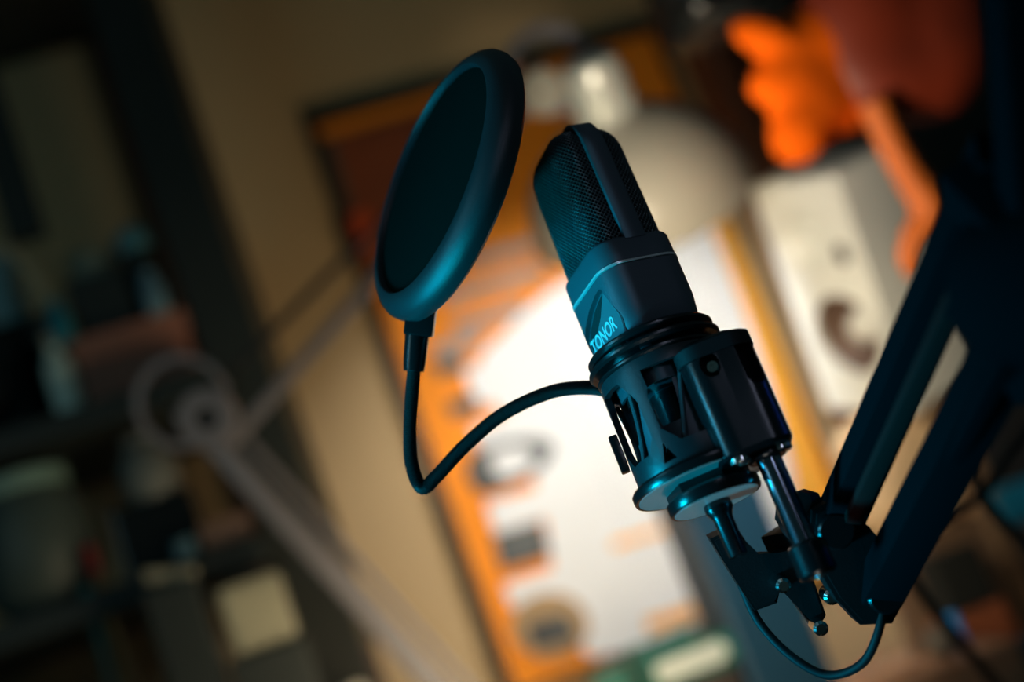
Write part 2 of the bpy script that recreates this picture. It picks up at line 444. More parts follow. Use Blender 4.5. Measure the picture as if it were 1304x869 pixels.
# bracket block on the right
BX, BY = .0232, .0215
bm = bmesh.new()
sb = lambda d: [(x+BX, y+BY) for x, y in rrect(.0178-d, .0158-d, .0105-d*.6, 80)]
loft(bm, [(sb(.0035), -.1085), (sb(.0012), -.1082), (sb(0), -.1065), (sb(0), -.0560), (sb(.0008), -.0530), (sb(.004), -.0505)])
cut = bmesh.new()
# round screw recess and rounded slot
def radial(ang, r0, r1, rad, z, e=1.0, n=28):
    m = Matrix.Translation((BX, BY, z)) @ Matrix.Rotation(radians(ang), 4, 'Z') @ Matrix(((0, 0, 1, 0), (1, 0, 0, 0), (0, 1, 0, 0), (0, 0, 0, 1)))
    return m
mm_ = radial(108, 0, 0, 0, -.065)
add_lathe(cut, [(0, .010), (.0044, .010), (.0044, .030), (0, .030)], 28, mm_ @ Matrix.Scale(1.35, 4, (0, 1, 0)))
ms = radial(48, 0, 0, 0, -.067)
slot = [(.0045*cos(radians(a)), -.009+.0045*sin(radians(a))) for a in range(180, 361, 15)] + [(.0045, .030), (-.0045, .030)]
add_prism(cut, slot, .0135, .030, ms)
bm = booled(bm, cut); obj('swivel_block', bm, M['black'], sm, angle=28)
bm = bmesh.new(); add_lathe(bm, [(0, .0100), (.0032, .0100), (.0032, .0122), (.0026, .0128), (.0012, .0128), (.0012, .0115), (0, .0115)], 20, mm_); r = obj('screw', bm, M['steel'], sm)
bm = bmesh.new(); bp = [(x+BX, y+BY) for x, y in rrect(.0184, .0164, .0108, 80)]
ip = [(x+BX, y+BY) for x, y in rrect(.0170, .0150, .0098, 80)]
rings = [[bm.verts.new((x, y, z)) for x, y in s] for s, z in ((ip, -.0600), (bp, -.0600), (bp, -.0535), (ip, -.0525))]
for a, b in zip(rings, rings[1:]+[rings[0]]):
    for i in range(80): bm.faces.new((a[i], a[(i+1) % 80], b[(i+1) % 80], b[i]))
bp_o = obj('clamp_strap', bm, M['blackr'], sm)
bm = bmesh.new(); bar(bm, (BX+.006, BY-.008, -.049), (-.002+.012, .006, -.049), .016, .006, bevel=.001); obj('bracket_bridge', bm, M['black'], sm)
for (x, y, r_) in ((BX-.0085, BY+.0085, .0040), (BX+.0105, BY+.003, .0046)):
    bm = bmesh.new(); add_lathe(bm, [(0, -.1078), (r_*1.25, -.1078), (r_*1.25, -.1105), (r_, -.1113), (r_*.5, -.1113), (r_*.45, -.1100), (0, -.1100)], 28, T((x, y, 0)))
    r = obj('screw', bm, M['steel'], sm)
bm = bmesh.new(); cyl(bm, .0058, -.1560, -.108, 40, .0006, T((BX+.0045, BY, 0))); r = obj('threaded_post', bm, M['rod'], sm); r['label'] = 'shiny blued steel post'
bm = bmesh.new(); add_lathe(bm, [(0, -.1075), (.0088, -.1075), (.0095, -.1085), (.0095, -.1105), (.0085, -.1115), (0, -.1115)], 36, T((BX+.0045, BY, 0))); obj('post_collar', bm, M['black'], sm)

# ------------------------------------------------------------------ microphone cable below the mount
def mpt(e1, e2, a): return moff(e1, e2, a)
plug = thing('microphone_cable', 'thin black cable looping down from the microphone plug to the boom arm', 'cable', mw_of(moff(-.5, 10, -119.4), EROT))
bm = bmesh.new(); add_lathe(bm, [(0, 0), (.0062, 0), (.0066, -.0012), (.0066, -.0040), (.0052, -.0060), (.0046, -.0080), (.0044, -.026), (0, -.026)], 36)
obj('plug', bm, M['black'], plug)
inv = (plug.matrix_world).inverted()
path = [moff(-.5, 10, -144), P(928, 700, .690), P(944, 745, .686), P(968, 795, .68), P(1010, 838, .672), P(1055, 860, .665), P(1098, 845, .655), P(1120, 800, .65), P(1127, 750, .655), P(1140, 700, .66)]
bm = bmesh.new(); add_tube(bm, resample(catmull([inv @ p for p in path]), .002), .0021, 14); obj('cord', bm, M['rubber'], plug)

# ------------------------------------------------------------------ pop filter
PFC = P(559, 232, .71)
n_ = camv(-.944*.925, .331*.925, .38).normalized()      # front normal (toward left and viewer)
u_ = camv(.331, .944, 0); u_ = (u_-n_*u_.dot(n_)).normalized(); v_ = n_.cross(u_)
PROT = Matrix((v_, u_, n_)).transposed()                 # z = front normal, y = up the long axis
pf = thing('pop_filter', 'round black pop filter on a thin gooseneck, standing in front of the microphone head', 'pop filter', mw_of(PFC, PROT))
bm = bmesh.new()
prof = [(.0595, -.0005), (.0598, .0045), (.0606, .0058), (.0622, .0060), (.0660, .0045), (.0695, .0015), (.0712, -.0015), (.0716, -.0050), (.0705, -.0090), (.0680, -.0110), (.0640, -.0115), (.0610, -.0095), (.0597, -.0060), (.0595, -.0005)]
add_lathe(bm, prof, 128); obj('rim', bm, M['poprim'], pf)
bm = bmesh.new(); add_lathe(bm, [(0, .0030), (.0597, .0026), (.0597, -.0020), (0, -.0020)], 96); r = obj('mesh_screen', bm, M['popmesh'], pf); r['label'] = 'opaque dark nylon screen'
inv = pf.matrix_world.inverted()
bm = bmesh.new(); bar(bm, inv @ P(539, 380, .708), inv @ P(533, 428, .708), .0145, .015, inv.to_3x3() @ FW, .0014); obj('rim_clip', bm, M['black'], pf)
top = inv @ P(533, 405, .708); b0 = inv @ P(527, 473, .706)
bm = bmesh.new(); add_lathe(bm, [(0, 0), (.0058, 0), (.0062, .002), (.0055, (b0-top).length-.004), (.0050, (b0-top).length), (0, (b0-top).length)], 28, align(top, b0)); obj('sleeve', bm, M['black'], pf)
g_pts = [P(528, 465, .706), P(525, 500, .705), P(522, 545, .704), P(524, 590, .703), P(537, 621, .702), P(556, 607, .701), P(590, 570, .700), P(640, 528, .700), P(700, 500, .702), P(748, 494, .706), P(785, 500, .712)]
gp = resample(catmull([inv @ p for p in g_pts], 20), .00045)
bm = bmesh.new(); add_tube(bm, gp, lambda i, n: .0034+.00024*(1 if i % 2 else -1), 18); r = obj('gooseneck', bm, M['blackr'], pf, angle=80); r['label'] = 'ribbed flexible gooseneck'

# ------------------------------------------------------------------ boom arm
J = P(1085, 735, .66)
ba = thing('boom_arm', 'black double-bar microphone boom arm rising past the shock mount to its elbow', 'boom arm', mw_of(J, CAMROT))
inv = ba.matrix_world.inverted(); Q = lambda x, y, d: inv @ P(x, y, d)
V3 = Vector
def barp(name, a, b, w, t, m, up=V3((0, 0, 1)), bev=.0015):
    bm = bmesh.new(); bar(bm, a, b, w, t, up, bev); return obj(name, bm, m, ba)
r = barp('upper_bar', Q(1066, 668, .665), Q(1275, 190, .50), .0185, .018, M['arm'])
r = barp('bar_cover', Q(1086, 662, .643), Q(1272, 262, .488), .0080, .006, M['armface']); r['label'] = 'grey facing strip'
r = barp('upper_bar', Q(1120, 752, .655), Q(1305, 400, .50), .0185, .018, M['arm'])
r = barp('bar_cover', Q(1150, 700, .633), Q(1292, 440, .49), .0080, .006, M['arm'])
# end bracket joining both bars
bm = bmesh.new(); add_prism(bm, [((x-1085)/FP*.66, -(y-735)/FP*.66) for x, y in ((1030, 648), (1062, 630), (1100, 668), (1160, 735), (1130, 790), (1090, 792), (1060, 760), (1025, 700))], -.010, .010, None, .002)
obj('end_bracket', bm, M['blackr'], ba)
for x, y in ((1056, 672), (1118, 752)):
    bm = bmesh.new(); cyl(bm, .0085, -.016, .016, 28, .001, T(Q(x, y, .66))); obj('pivot_bolt', bm, M['black'], ba)
# head clamp that holds the mount
bm = bmesh.new(); bar(bm, Q(1000, 700, .70), Q(1062, 690, .67), .024, .022); obj('swivel_head', bm, M['blackr'], ba)
bm = bmesh.new(); cyl(bm, .0088, 0, .016, 32, .0015, align(inv @ moff(27.7, 21.5, -152), inv @ moff(27.7, 21.5, -172))); obj('swivel_socket', bm, M['black'], ba)
bm = bmesh.new()
add_prism(bm, [((x-1085)/FP*.68, -(y-735)/FP*.68) for x, y in ((915, 694), (948, 678), (974, 716), (1000, 715), (1030, 700), (1062, 790), (1050, 812), (1000, 745), (1000, 775), (972, 785), (940, 735))], -.008, .008, T((0, 0, -.022)), .0015)
obj('clamp_plate', bm, M['blackr'], ba)
for x, y, q in ((993, 742, .0024), (1040, 796, .0024), (1054, 756, .0026)):
    bm = bmesh.new(); add_lathe(bm, [(0, -.002), (q*1.5, -.002), (q*1.5, .009), (q, .0105), (0, .0105)], 20, T(Q(x, y, .672))); r = obj('bolt', bm, M['steel'], ba)
bm = bmesh.new(); add_lathe(bm, [(0, 0), (.010, 0), (.012, .003), (.012, .014), (.008, .017), (0, .017)], 9, align(Q(1030, 672, .672), Q(1012, 640, .662))); obj('wing_knob', bm, M['blackr'], ba)
# elbow and lower section
bm = bmesh.new(); cyl(bm, .030, -.026, .026, 48, .004, T(Q(1350, 360, .485)) @ Matrix.Rotation(radians(18), 4, 'Y')); obj('elbow_joint', bm, M['arm'], ba)
barp('lower_bar', Q(1330, 420, .49), Q(1296, -80, .47), .020, .020, M['arm'])
barp('lower_bar', Q(1370, 380, .50), Q(1346, -80, .48), .020, .020, M['arm'])
barp('elbow_link', Q(1262, 440, .515), Q(1345, 400, .49), .044, .020, M['arm'])
barp('elbow_link', Q(1275, 200, .51), Q(1345, 270, .49), .050, .020, M['arm'])

# ------------------------------------------------------------------ setting
bm = bmesh.new(); add_box(bm, -2.6, 2.6, 0, .08, 0, 2.5); struct(obj('wall_back', bm, M['wall'], None, mw_of(WO, WROT), False))
bm = bmesh.new(); add_box(bm, -2.6, 2.6, -3.6, 0, -.05, 0); struct(obj('floor', bm, M['floor'], None, mw_of(WO, WROT), False))
# dark trim board at the edge of the beige wall
s1, _ = wpt(345, 520); 
bm = bmesh.new(); add_box(bm, -.46, -.376, -.030, -.0005, 0.0, 2.498, .004); struct(obj('trim_1', bm, M['trim'], None, mw_of(WO, WROT), False))

bm = bmesh.new(); add_box(bm, -.376, -.338, -.018, -.0005, 0.0, 1.10, .004); struct(obj('wall_shade_board', bm, M['trim'], None, mw_of(WO, WROT), False))  # brown board standing in for the shadow band on the lower wall

# ------------------------------------------------------------------ framed poster
def wm(s, z, off=0): return mw_of(W(s, z, off), WROT)
PS0, PS1, PZ0, PZ1 = -.190, .392, .862, 1.772
po = thing('framed_poster', 'orange bordered poster in a thin black frame, white sheet glaring under the desk lamp', 'poster', wm(0, 0, .0))
bm = bmesh.new(); fw = .017
for (a, b, c, d) in ((PS0, PS0+fw, PZ0, PZ1), (PS1-fw*.3, PS1, PZ0, PZ1), (PS0+fw, PS1-fw*.3, PZ1-fw, PZ1), (PS0+fw, PS1-fw*.3, PZ0, PZ0+fw*.4)): add_box(bm, a, b, -.024, -.001, c, d, .001)
obj('frame', bm, M['pframe'], po, smooth=False)
bm = bmesh.new(); add_box(bm, PS0+fw*.9, PS1-.004, -.012, -.002, PZ0+.004, PZ1-fw*.9); obj('orange_backing', bm, M['orange'], po, smooth=False)
def patch(name, pix, m, off, th=.0012, par=None):
    bm = bmesh.new(); pts = [wpt(x, y, off) for x, y in pix]
    F = Matrix(((1, 0, 0, 0), (0, 0, 1, 0), (0, 1, 0, 0), (0, 0, 0, 1)))
    add_prism(bm, pts, -off-th, -off, F); return obj(name, bm, m, par or po, smooth=False)
def smoothpoly(pix, per=6):
    v = [Vector((x, y, 0)) for x, y in pix]; v = v+v[:3]; c = catmull(v, per); return [(p.x, p.y) for p in c[per:per*(len(pix)+1)]]
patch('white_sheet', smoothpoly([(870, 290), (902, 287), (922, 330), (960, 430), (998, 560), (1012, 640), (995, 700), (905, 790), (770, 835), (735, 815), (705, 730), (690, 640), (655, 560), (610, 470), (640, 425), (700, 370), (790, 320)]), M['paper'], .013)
patch('glare_border', [(890, 290), (934, 277), (1045, 595), (1088, 722), (1000, 745), (985, 560), (940, 420)], M['amber'], .0122, .0006)  # overexposed side of the orange border, its glare coloured in as amber
patch('amber_bar', [(820, 790), (905, 762), (910, 778), (828, 806)], M['amber'], .015)
patch('amber_bar', [(778, 690), (850, 668), (852, 676), (782, 700)], M['amber'], .015)
r = patch('white_strip', [(590, 470), (650, 455), (660, 500), (606, 520)], M['paper'], .015)
patch('white_strip', [(600, 545), (680, 520), (705, 560), (615, 590)], M['paper'], .0145)
patch('white_strip', [(618, 640), (700, 618), (712, 655), (630, 680)], M['paper'], .0145)
patch('white_strip', [(640, 745), (715, 722), (725, 755), (652, 775)], M['paper'], .0145)
patch('printed_picture', [(552, 460), (588, 450), (594, 470), (560, 482)], M['grey'], .0165)
patch('printed_picture', [(570, 512), (606, 503), (612, 524), (576, 534)], M['grey'], .0165)
patch('printed_picture', smoothpoly([(595, 585), (640, 562), (695, 560), (703, 580), (670, 610), (610, 628)], 3), M['grey'], .0165)
r = patch('picture_highlight', smoothpoly([(625, 582), (655, 570), (680, 580), (668, 600), (636, 606)], 4), M['paper'], .018)
patch('printed_picture', [(626, 682), (690, 664), (702, 708), (640, 727)], M['grey'], .0165)
r = patch('round_picture', [(700+50*cos(a*pi/12), 797+42*sin(a*pi/12)) for a in range(24)], M['tan'], .0165)
patch('printed_picture', [(668, 795), (722, 780), (735, 815), (680, 830)], M['grey'], .018)
patch('unlit_panel', [(412, 178), (560, 132), (610, 250), (600, 322), (458, 345)], simple('unlit_orange', (.26, .065, .022)), .0140)  # orange board above the lamp's reach, its shade coloured in as rust brown
patch('grey_strip', [(404, 182), (424, 176), (456, 292), (434, 298)], simple('stripg', (.10, .085, .06)), .0150)
patch('dark_spot', [(424, 280), (448, 272), (462, 318), (440, 330)], M['pframe'], .0165)
patch('red_spot', smoothpoly([(446, 278), (468, 270), (476, 295), (466, 322), (450, 318)], 3), simple('reds', (.70, .09, .015)), .0175)
for q, (x, y, w) in enumerate(((590, 330, 90), (560, 375, 130), (575, 410, 90), (552, 440, 60))):
    patch('grey_text_band', [(x, y), (x+w, y-w*.3), (x+w+5, y-w*.3+15), (x+5, y+15)], M['greyl'], .0145)

# ------------------------------------------------------------------ studio speaker
SY = radians(-47)
sp_top = P(950, 240, 1.66)
SW, SH, SD = .150, .300, .12
srot = Matrix.Rotation(SY, 3, 'Z')        # local x along the front face, y = depth away, z up
dirx = srot @ V3((1, 0, 0))
sp = thing('studio_speaker', 'white studio monitor speaker with a dark woofer cone, turned beside the poster', 'speaker')
# front face runs from the left top corner to the right, receding
ang = radians(50)
fx = V3((cos(ang), sin(ang), 0)); fy = V3((-sin(ang), cos(ang), 0))
SR = Matrix((fx, fy, V3((0, 0, 1)))).transposed()
fz = camv(-.36, .91, .20).normalized(); fx = camv(.48, .05, .87); fx = (fx-fz*fx.dot(fz)).normalized(); fy = fz.cross(fx)
SR = Matrix((fx, fy, fz)).transposed(); sp_base = P(952, 239, 1.72) + fx*SW/2 - fz*SH
sp.matrix_world = mw_of(sp_base, SR)
bm = bmesh.new(); add_box(bm, -SW/2, SW/2, 0, SD, 0, SH, .008, 3)
cut = bmesh.new(); R90 = Matrix.Rotation(radians(-90), 4, 'X')   # z -> y
add_lathe(cut, [(0, -.02), (.057, -.02), (.057, .045), (0, .045)], 48, T((.013, 0, .105)) @ R90)
add_lathe(cut, [(0, -.02), (.040, -.02), (.040, -.001), (.020, .018), (0, .018)], 48, T((-.012, 0, .225)) @ R90)
bm = booled(bm, cut); obj('cabinet', bm, M['spk'], sp)
bm = bmesh.new(); add_lathe(bm, [(.051, -.004), (.060, -.004), (.062, .002), (.053, .010), (.051, -.004)], 48, T((.013, 0, .105)) @ R90); r = obj('woofer_ring', bm, M['spk'], sp)
bm = bmesh.new(); add_lathe(bm, [(.055, .006), (.050, .002), (.046, .010), (.022, .034), (0, .034), (0, .038), (.055, .038), (.055, .006)], 48, T((.013, 0, .105)) @ R90); w = obj('woofer', bm, M['cone'], sp)
bm = bmesh.new(); add_lathe(bm, [(0, .008), (.010, .010), (.018, .018), (.022, .034), (0, .034)], 32, T((.013, 0, .105)) @ R90); obj('dust_cap', bm, M['spk'], w)['label'] = 'white dust cap'
bm = bmesh.new(); add_lathe(bm, [(0, .004), (.010, .006), (.014, .016), (0, .018)], 28, T((-.012, 0, .225)) @ R90); obj('tweeter', bm, M['spk'], sp)
bm = bmesh.new(); add_lathe(bm, [(0, -.001), (.0125, -.001), (.0125, .003), (0, .003)], 24, T((.046, 0, .205)) @ R90 @ Matrix.Scale(.8, 4, (1, 0, 0))); r = obj('bass_port', bm, M['core'], sp); r['label'] = 'small black oval port'

# ------------------------------------------------------------------ desk lamp
jt = P(262, 528, 1.50); lb = P(600, 905, 1.50); hd = P(712, 98, 1.66)
LA = P(232, 520, 1.50); LD = (P(570, 888, 1.50)-LA).normalized(); LE = LA+LD*((LA.z-.765)/-LD.z); LB = V3((LE.x, LE.y, .7355))
lamp = thing('desk_lamp', 'grey articulated desk lamp with a pale domed shade hanging before the poster', 'lamp', T(LB))
inv = lamp.matrix_world.inverted(); Q = lambda x, y, d: inv @ P(x, y, d)
def lbar(name, a, b, w, t, m): bm = bmesh.new(); bar(bm, a, b, w, t, inv.to_3x3() @ FW, .001); return obj(name, bm, m, lamp)
lbar('lower_arm', inv @ LA, inv @ LE, .024, .012, M['lampgrey'])
lbar('lower_arm_rail', Q(290, 530, 1.51), inv @ (LE+V3((.02, .01, .012))), .006, .012, M['lampgrey'])
lbar('upper_arm', Q(285, 575, 1.49), Q(480, 352, 1.56), .014, .010, M['lampgrey'])
lbar('upper_arm', Q(480, 352, 1.56), Q(700, 100, 1.66), .014, .010, M['lampgrey'])
lbar('upper_arm_rail', Q(270, 500, 1.52), Q(690, 75, 1.66), .009, .008, M['rubber'])
fr = (inv.to_3x3() @ FW)
bm = bmesh.new()
mj = align(Q(232, 512, 1.49), Q(232, 512, 1.49)+fr)
add_lathe(bm, [(.043, -.003), (.050, -.003), (.050, .003), (.043, .003), (.043, -.003)], 40, mj); obj('joint_ring', bm, M['lampgrey'], lamp)
bm = bmesh.new(); add_lathe(bm, [(.012, -.010), (.030, -.010), (.032, 0), (.030, .012), (.012, .012), (.012, -.010)], 32, align(Q(265, 532, 1.49), Q(265, 532, 1.49)+fr)); obj('joint_knob', bm, M['lampgrey'], lamp)
bm = bmesh.new(); cyl(bm, .011, -.006, .010, 20, .001, align(Q(265, 532, 1.49), Q(265, 532, 1.49)+fr)); obj('joint_cap', bm, M['rubber'], lamp)
# shade: axis from the cap down and away toward the poster
apex = P(760, 108, 1.61); ax = (CAMROT @ V3((.36, -.83, -.42))).normalized()
sx = ax.orthogonal().normalized(); sy = ax.cross(sx)
lm = inv @ mw_of(apex, Matrix((sx, sy, ax)).transposed())
def dome(r0, t0, n=16): return [(r0*sin(a*pi/2/n), t0*(1-cos(a*pi/2/n))) for a in range(n+1)]
RS, HS = .134, .118
out = [(RS*sin(radians(a)), .036+HS*(1-cos(radians(a)))) for a in range(14, 91, 4)] + [(RS, .036+HS+.006), (RS+.002, .036+HS+.009)]
inn = [(r-.0025, z+.001) for r, z in reversed(out)]
bm = bmesh.new(); add_lathe(bm, out+inn+[out[0]], 64, lm); sh = obj('lamp_shade', bm, M['ivory'], lamp); sh['label'] = 'pale cream domed shade'
bm = bmesh.new(); add_lathe(bm, [(0, -.035), (.020, -.035), (.030, -.030), (.033, -.018), (.033, -.012), (.036, -.010), (.036, .004), (.033, .006), (.033, .012), (.037, .014), (.037, .032), (.032, .040), (0, .040)], 40, lm); obj('shade_cap', bm, M['lampw'], lamp)['label'] = 'white ribbed lamp cap'
mr = align(Q(700, 88, 1.66), Q(700, 88, 1.66)+fr)
bm = bmesh.new(); add_lathe(bm, [(.040, -.004), (.054, -.004), (.054, .006), (.040, .006), (.040, -.004)], 40, mr); obj('swivel_ring', bm, M['lampgrey'], lamp)
bm = bmesh.new(); cyl(bm, .026, -.014, .014, 32, .002, align(Q(690, 118, 1.65), Q(690, 118, 1.65)+fr)); obj('swivel_knob', bm, M['ivory'], lamp)
bm = bmesh.new(); bmesh.ops.create_uvsphere(bm, u_segments=24, v_segments=14, radius=.028, matrix=lm @ T((0, 0, .085))); obj('bulb', bm, M['bulb'], lamp)
bm = bmesh.new(); add_lathe(bm, [(0, 0), (.095, 0), (.10, .006), (.09, .022), (.02, .030), (.018, .045), (0, .045)], 48, T((0, 0, 0))); obj('lamp_base', bm, M['lampgrey'], lamp)

# ------------------------------------------------------------------ dark shelving unit at left with clutter
SO = .42      # its front stands this far out of the wall
def box_thing(name, label, cat, x0, y0, x1, y1, off, depth, m, bevel=.004, group=None):
    """box whose front face spans two measured corners at distance off from the wall"""
    sa, za = wpt(x0, y0, off); sb_, zb = wpt(x1, y1, off)
    s0, s1_ = min(sa, sb_), max(sa, sb_); z0, z1 = min(za, zb), max(za, zb)
    bm = bmesh.new(); add_box(bm, -(s1_-s0)/2, (s1_-s0)/2, 0, depth, 0, z1-z0, bevel)
    o = obj(name, bm, m, None, wm((s0+s1_)/2, z0, off), False)
    return tag(o, label, cat, group) if label else o

def lathe_thing(name, label, cat, s, z, off, prof, m, parts=(), tilt=0, group=None):
    """turned object standing at wall coordinates (s, z); parts: (name, profile, material)"""
    mw = wm(s, z, off) @ Matrix.Rotation(tilt, 4, 'Y')
    if parts:
        t = thing(name, label, cat, mw, group)
        for pn, pp, pm in ((('body', prof, m),) + tuple(parts)):
            bm = bmesh.new(); add_lathe(bm, pp, 28); obj(pn, bm, pm, t)
        return t
    bm = bmesh.new(); add_lathe(bm, prof, 28); return tag(obj(name, bm, m, None, mw), label, cat, group)

su = thing('shelving_unit', 'black open shelving unit full of clutter, against the beige wall', 'shelving', wm(0, 0, 0))
def ubox(name, a, b, o0, o1, z0, z1, m, bev=.003):
    bm = bmesh.new(); add_box(bm, a, b, -o1, -o0, z0, z1, bev); return obj(name, bm, m, su, smooth=False)
ubox('upright', -.443, -.372, .285, .345, 0, 2.3, M['shelf'])
ubox('upright', -.425, -.395, .035, .075, 0, 2.3, M['shelf'])
ubox('upright', -1.25, -1.20, .285, .345, 0, 2.3, M['shelf'])
ubox('upright', -.62, -.575, .30, .33, 1.60, 2.3, M['shelf'])
for z in (.93, 1.155, 1.362, 2.0): ubox('shelf_board', -1.20, -.443, .03, .40, z-.03, z, M['shelf'])
for z in (.93,): ubox('lower_ledge', -1.20, -.372, .402, .52, z-.03, z, M['shelf'])
ubox('rail', -.372, -.352, .29, .31, 1.0, 2.3, simple('rail', (.10, .085, .06)))

def bx(name, label, cat, s0, s1_, z0, z1, off, depth, m, bev=.004, rz=0, group=None, parts=None):
    bm = bmesh.new(); w = s1_-s0; add_box(bm, -w/2, w/2, 0, depth, 0, z1-z0, bev)
    mw = wm((s0+s1_)/2, z0, off) @ Matrix.Rotation(rz, 4, 'Z')
    if parts:
        t = thing(name, label, cat, mw, group); obj('body', bm, m, t, smooth=False)
        for pn, (a, b, c, d, e, f), pm in parts:
            q = bmesh.new(); add_box(q, a, b, c, d, e, f, .001); obj(pn, q, pm, t, smooth=False)
        return t
    return tag(obj(name, bm, m, None, mw, False), label, cat, group)

S = simple
bot = lambda r, h, n=.4: [(0, 0), (r*.9, 0), (r, .004), (r, h*.62), (r*.8, h*.74), (r*n, h*.8), (r*n, h), (0, h)]
can = lambda r, h: [(0, 0), (r*.94, 0), (r, .003), (r, h-.003), (r*.94, h), (0, h)]
# first shelf
bx('storage_box', 'reddish brown storage box on the middle shelf, beside the black upright', 'box', -.585, -.452, 1.363, 1.452, .34, .14, S('redbrown', (.30, .12, .08)), parts=[('lid', (-.070, .070, -.004, .145, .062, .090), S('redbrown2', (.36, .15, .10)))])
lathe_thing('spray_bottle', 'pale bottle standing in front of the reddish brown storage box', 'bottle', -.607, 1.363, .34, bot(.017, .10, .5), S('palegreen', (.72, .88, .80)), (('cap', [(0, .09), (.010, .09), (.010, .108), (0, .108)], S('capgrey', (.25, .25, .20))),))
cm = thing('camera', 'round black camera on the left of the middle shelf', 'camera', wm(-.70, 1.363, .33))
bm = bmesh.new(); add_box(bm, -.070, .055, 0, .08, 0, .135, .016, 3); obj('body', bm, M['black'], cm)
bm = bmesh.new(); add_lathe(bm, [(0, -.050), (.034, -.050), (.042, -.046), (.044, 0), (0, 0)], 36, T((-.005, 0, .065)) @ Matrix.Rotation(radians(-90), 4, 'X')); obj('lens', bm, M['black'], cm)
bm = bmesh.new(); add_box(bm, -.03, .03, .01, .06, .13, .165, .012, 3); obj('viewfinder_hump', bm, M['black'], cm)
hp = catmull([V3(v) for v in ((-.685, -.02, 1.50), (-.672, -.02, 1.58), (-.640, -.02, 1.605), (-.612, -.02, 1.575), (-.600, -.02, 1.53), (-.590, -.02, 1.47))], 8)
hpw = tag(obj('cream_strap', (lambda b: (add_tube(b, [V3((p.x, -.31, p.z)) for p in hp], .0085, 10), b)[1])(bmesh.new()), S('creamdark', (.34, .31, .20)), None, wm(0, 0, 0)), 'cream curved strap looping over the black camera', 'strap')
bx('black_case', 'small black case stacked on the reddish brown storage box', 'case', -.575, -.500, 1.453, 1.530, .33, .10, M['shelf'])
lathe_thing('tin', 'pale greenish tin on top of the small black case', 'tin', -.535, 1.531, .29, can(.030, .036), S('tin', (.17, .20, .155)))
lathe_thing('ink_bottle', 'small bright teal bottle leaning by the black case', 'bottle', -.590, 1.453, .345, bot(.0125, .052, .6), S('tealb', (.01, .22, .30)))
lathe_thing('spray_can', 'dark spray can with a teal cap on the reddish brown storage box', 'spray can', -.480, 1.453, .30, can(.022, .095), M['shelf'], (('cap', [(0, .092), (.019, .092), (.023, .100), (.022, .118), (.012, .130), (0, .130)], S('capteal', (.06, .21, .26))),))
lathe_thing('glue_bottle', 'small pale blue bottle on the edge of the reddish brown storage box', 'bottle', -.476, 1.453, .345, bot(.014, .055, .6), S('bluegrey', (.13, .26, .34)))
lathe_thing('frosted_jar', 'pale cyan jar at the left end of the middle shelf, behind the camera', 'jar', -.655, 1.53, .20, can(.024, .10), S('cyanjar', (.25, .46, .50)))
bx('grey_box', 'dark grey box behind the camera, under the pale cyan jar', 'box', -.72, -.60, 1.363, 1.529, .24, .12, M['shelf'])
# lower shelf
bm_jar = lathe_thing('ceramic_crock', 'large rounded grey green crock on the lower shelf', 'crock', -.690, 1.156, .33, [(0, 0), (.045, 0), (.062, .02), (.070, .06), (.066, .11), (.052, .140), (.050, .150), (.054, .156), (.046, .156), (.044, .13), (0, .12)], S('crock', (.05, .075, .07)), (('handle', [(.052, .138), (.057, .142), (.057, .158), (.052, .160), (.048, .150), (.052, .138)], S('crockrim', (.17, .30, .27))),))
bx('black_box', 'plain black box on the lower shelf, beside the grey green crock', 'box', -.600, -.505, 1.156, 1.240, .36, .16, M['black'])
lathe_thing('grey_jug', 'pale grey jug on top of the plain black box', 'jug', -.545, 1.241, .33, [(0, 0), (.026, 0), (.034, .015), (.034, .045), (.024, .062), (.020, .070), (.022, .078), (.018, .078), (.016, .06), (0, .055)], S('jug', (.16, .18, .17)))
bx('pink_box', 'pinkish brown small box at the end of the lower shelf', 'box', -.510, -.452, 1.156, 1.190, .38, .10, S('pinkb', (.22, .13, .095)))
lathe_thing('blue_lid_pot', 'tiny pot with a blue lid beside the pinkish brown box', 'pot', -.530, 1.156, .375, can(.013, .024), S('bluepot', (.09, .20, .26)))
bx('brown_box', 'dark brown box under the lower shelf by the lamp arm', 'box', -.500, -.452, 1.095, 1.124, .39, .10, S('brownb', (.15, .09, .06)))
# desk-level shelf
cup = lathe_thing('pencil_cup', 'black pencil cup holding a yellow pencil and a teal pen', 'cup', -.640, .931, .385, [(0, 0), (.034, 0), (.036, .004), (.036, .095), (.033, .095), (.033, .006), (0, .006)], M['black'])
pc = thing('pencil', 'yellow pencil with a red tip standing in the black cup', 'pencil', wm(-.622, .9375, .385) @ Matrix.Rotation(radians(-2), 4, 'Y'))
bm = bmesh.new(); add_lathe(bm, [(0, 0), (.0065, 0), (.0065, .235), (0, .235)], 6); obj('shaft', bm, S('yel', (.24, .12, .03)), pc, smooth=False)
bm = bmesh.new(); add_lathe(bm, [(0, .235), (.0075, .235), (.0085, .262), (.006, .270), (0, .270)], 16); obj('red_tip', bm, S('redt', (.22, .02, .012)), pc)
pn = thing('pen', 'teal pen standing in the black cup beside the pencil', 'pen', wm(-.652, .9375, .385) @ Matrix.Rotation(radians(2), 4, 'Y'))
bm = bmesh.new(); add_lathe(bm, [(0, 0), (.006, 0), (.006, .20), (0, .20)], 16); obj('barrel', bm, S('pent', (.01, .08, .085)), pn)
bm = bmesh.new(); add_lathe(bm, [(0, .20), (.0085, .20), (.0085, .222), (.004, .228), (0, .228)], 16); obj('cap', bm, S('pent2', (.01, .19, .20)), pn)
bx('black_block', 'low black box under the cream carton', 'box', -.520, -.436, .931, 1.030, .47, .11, M['shelf'])
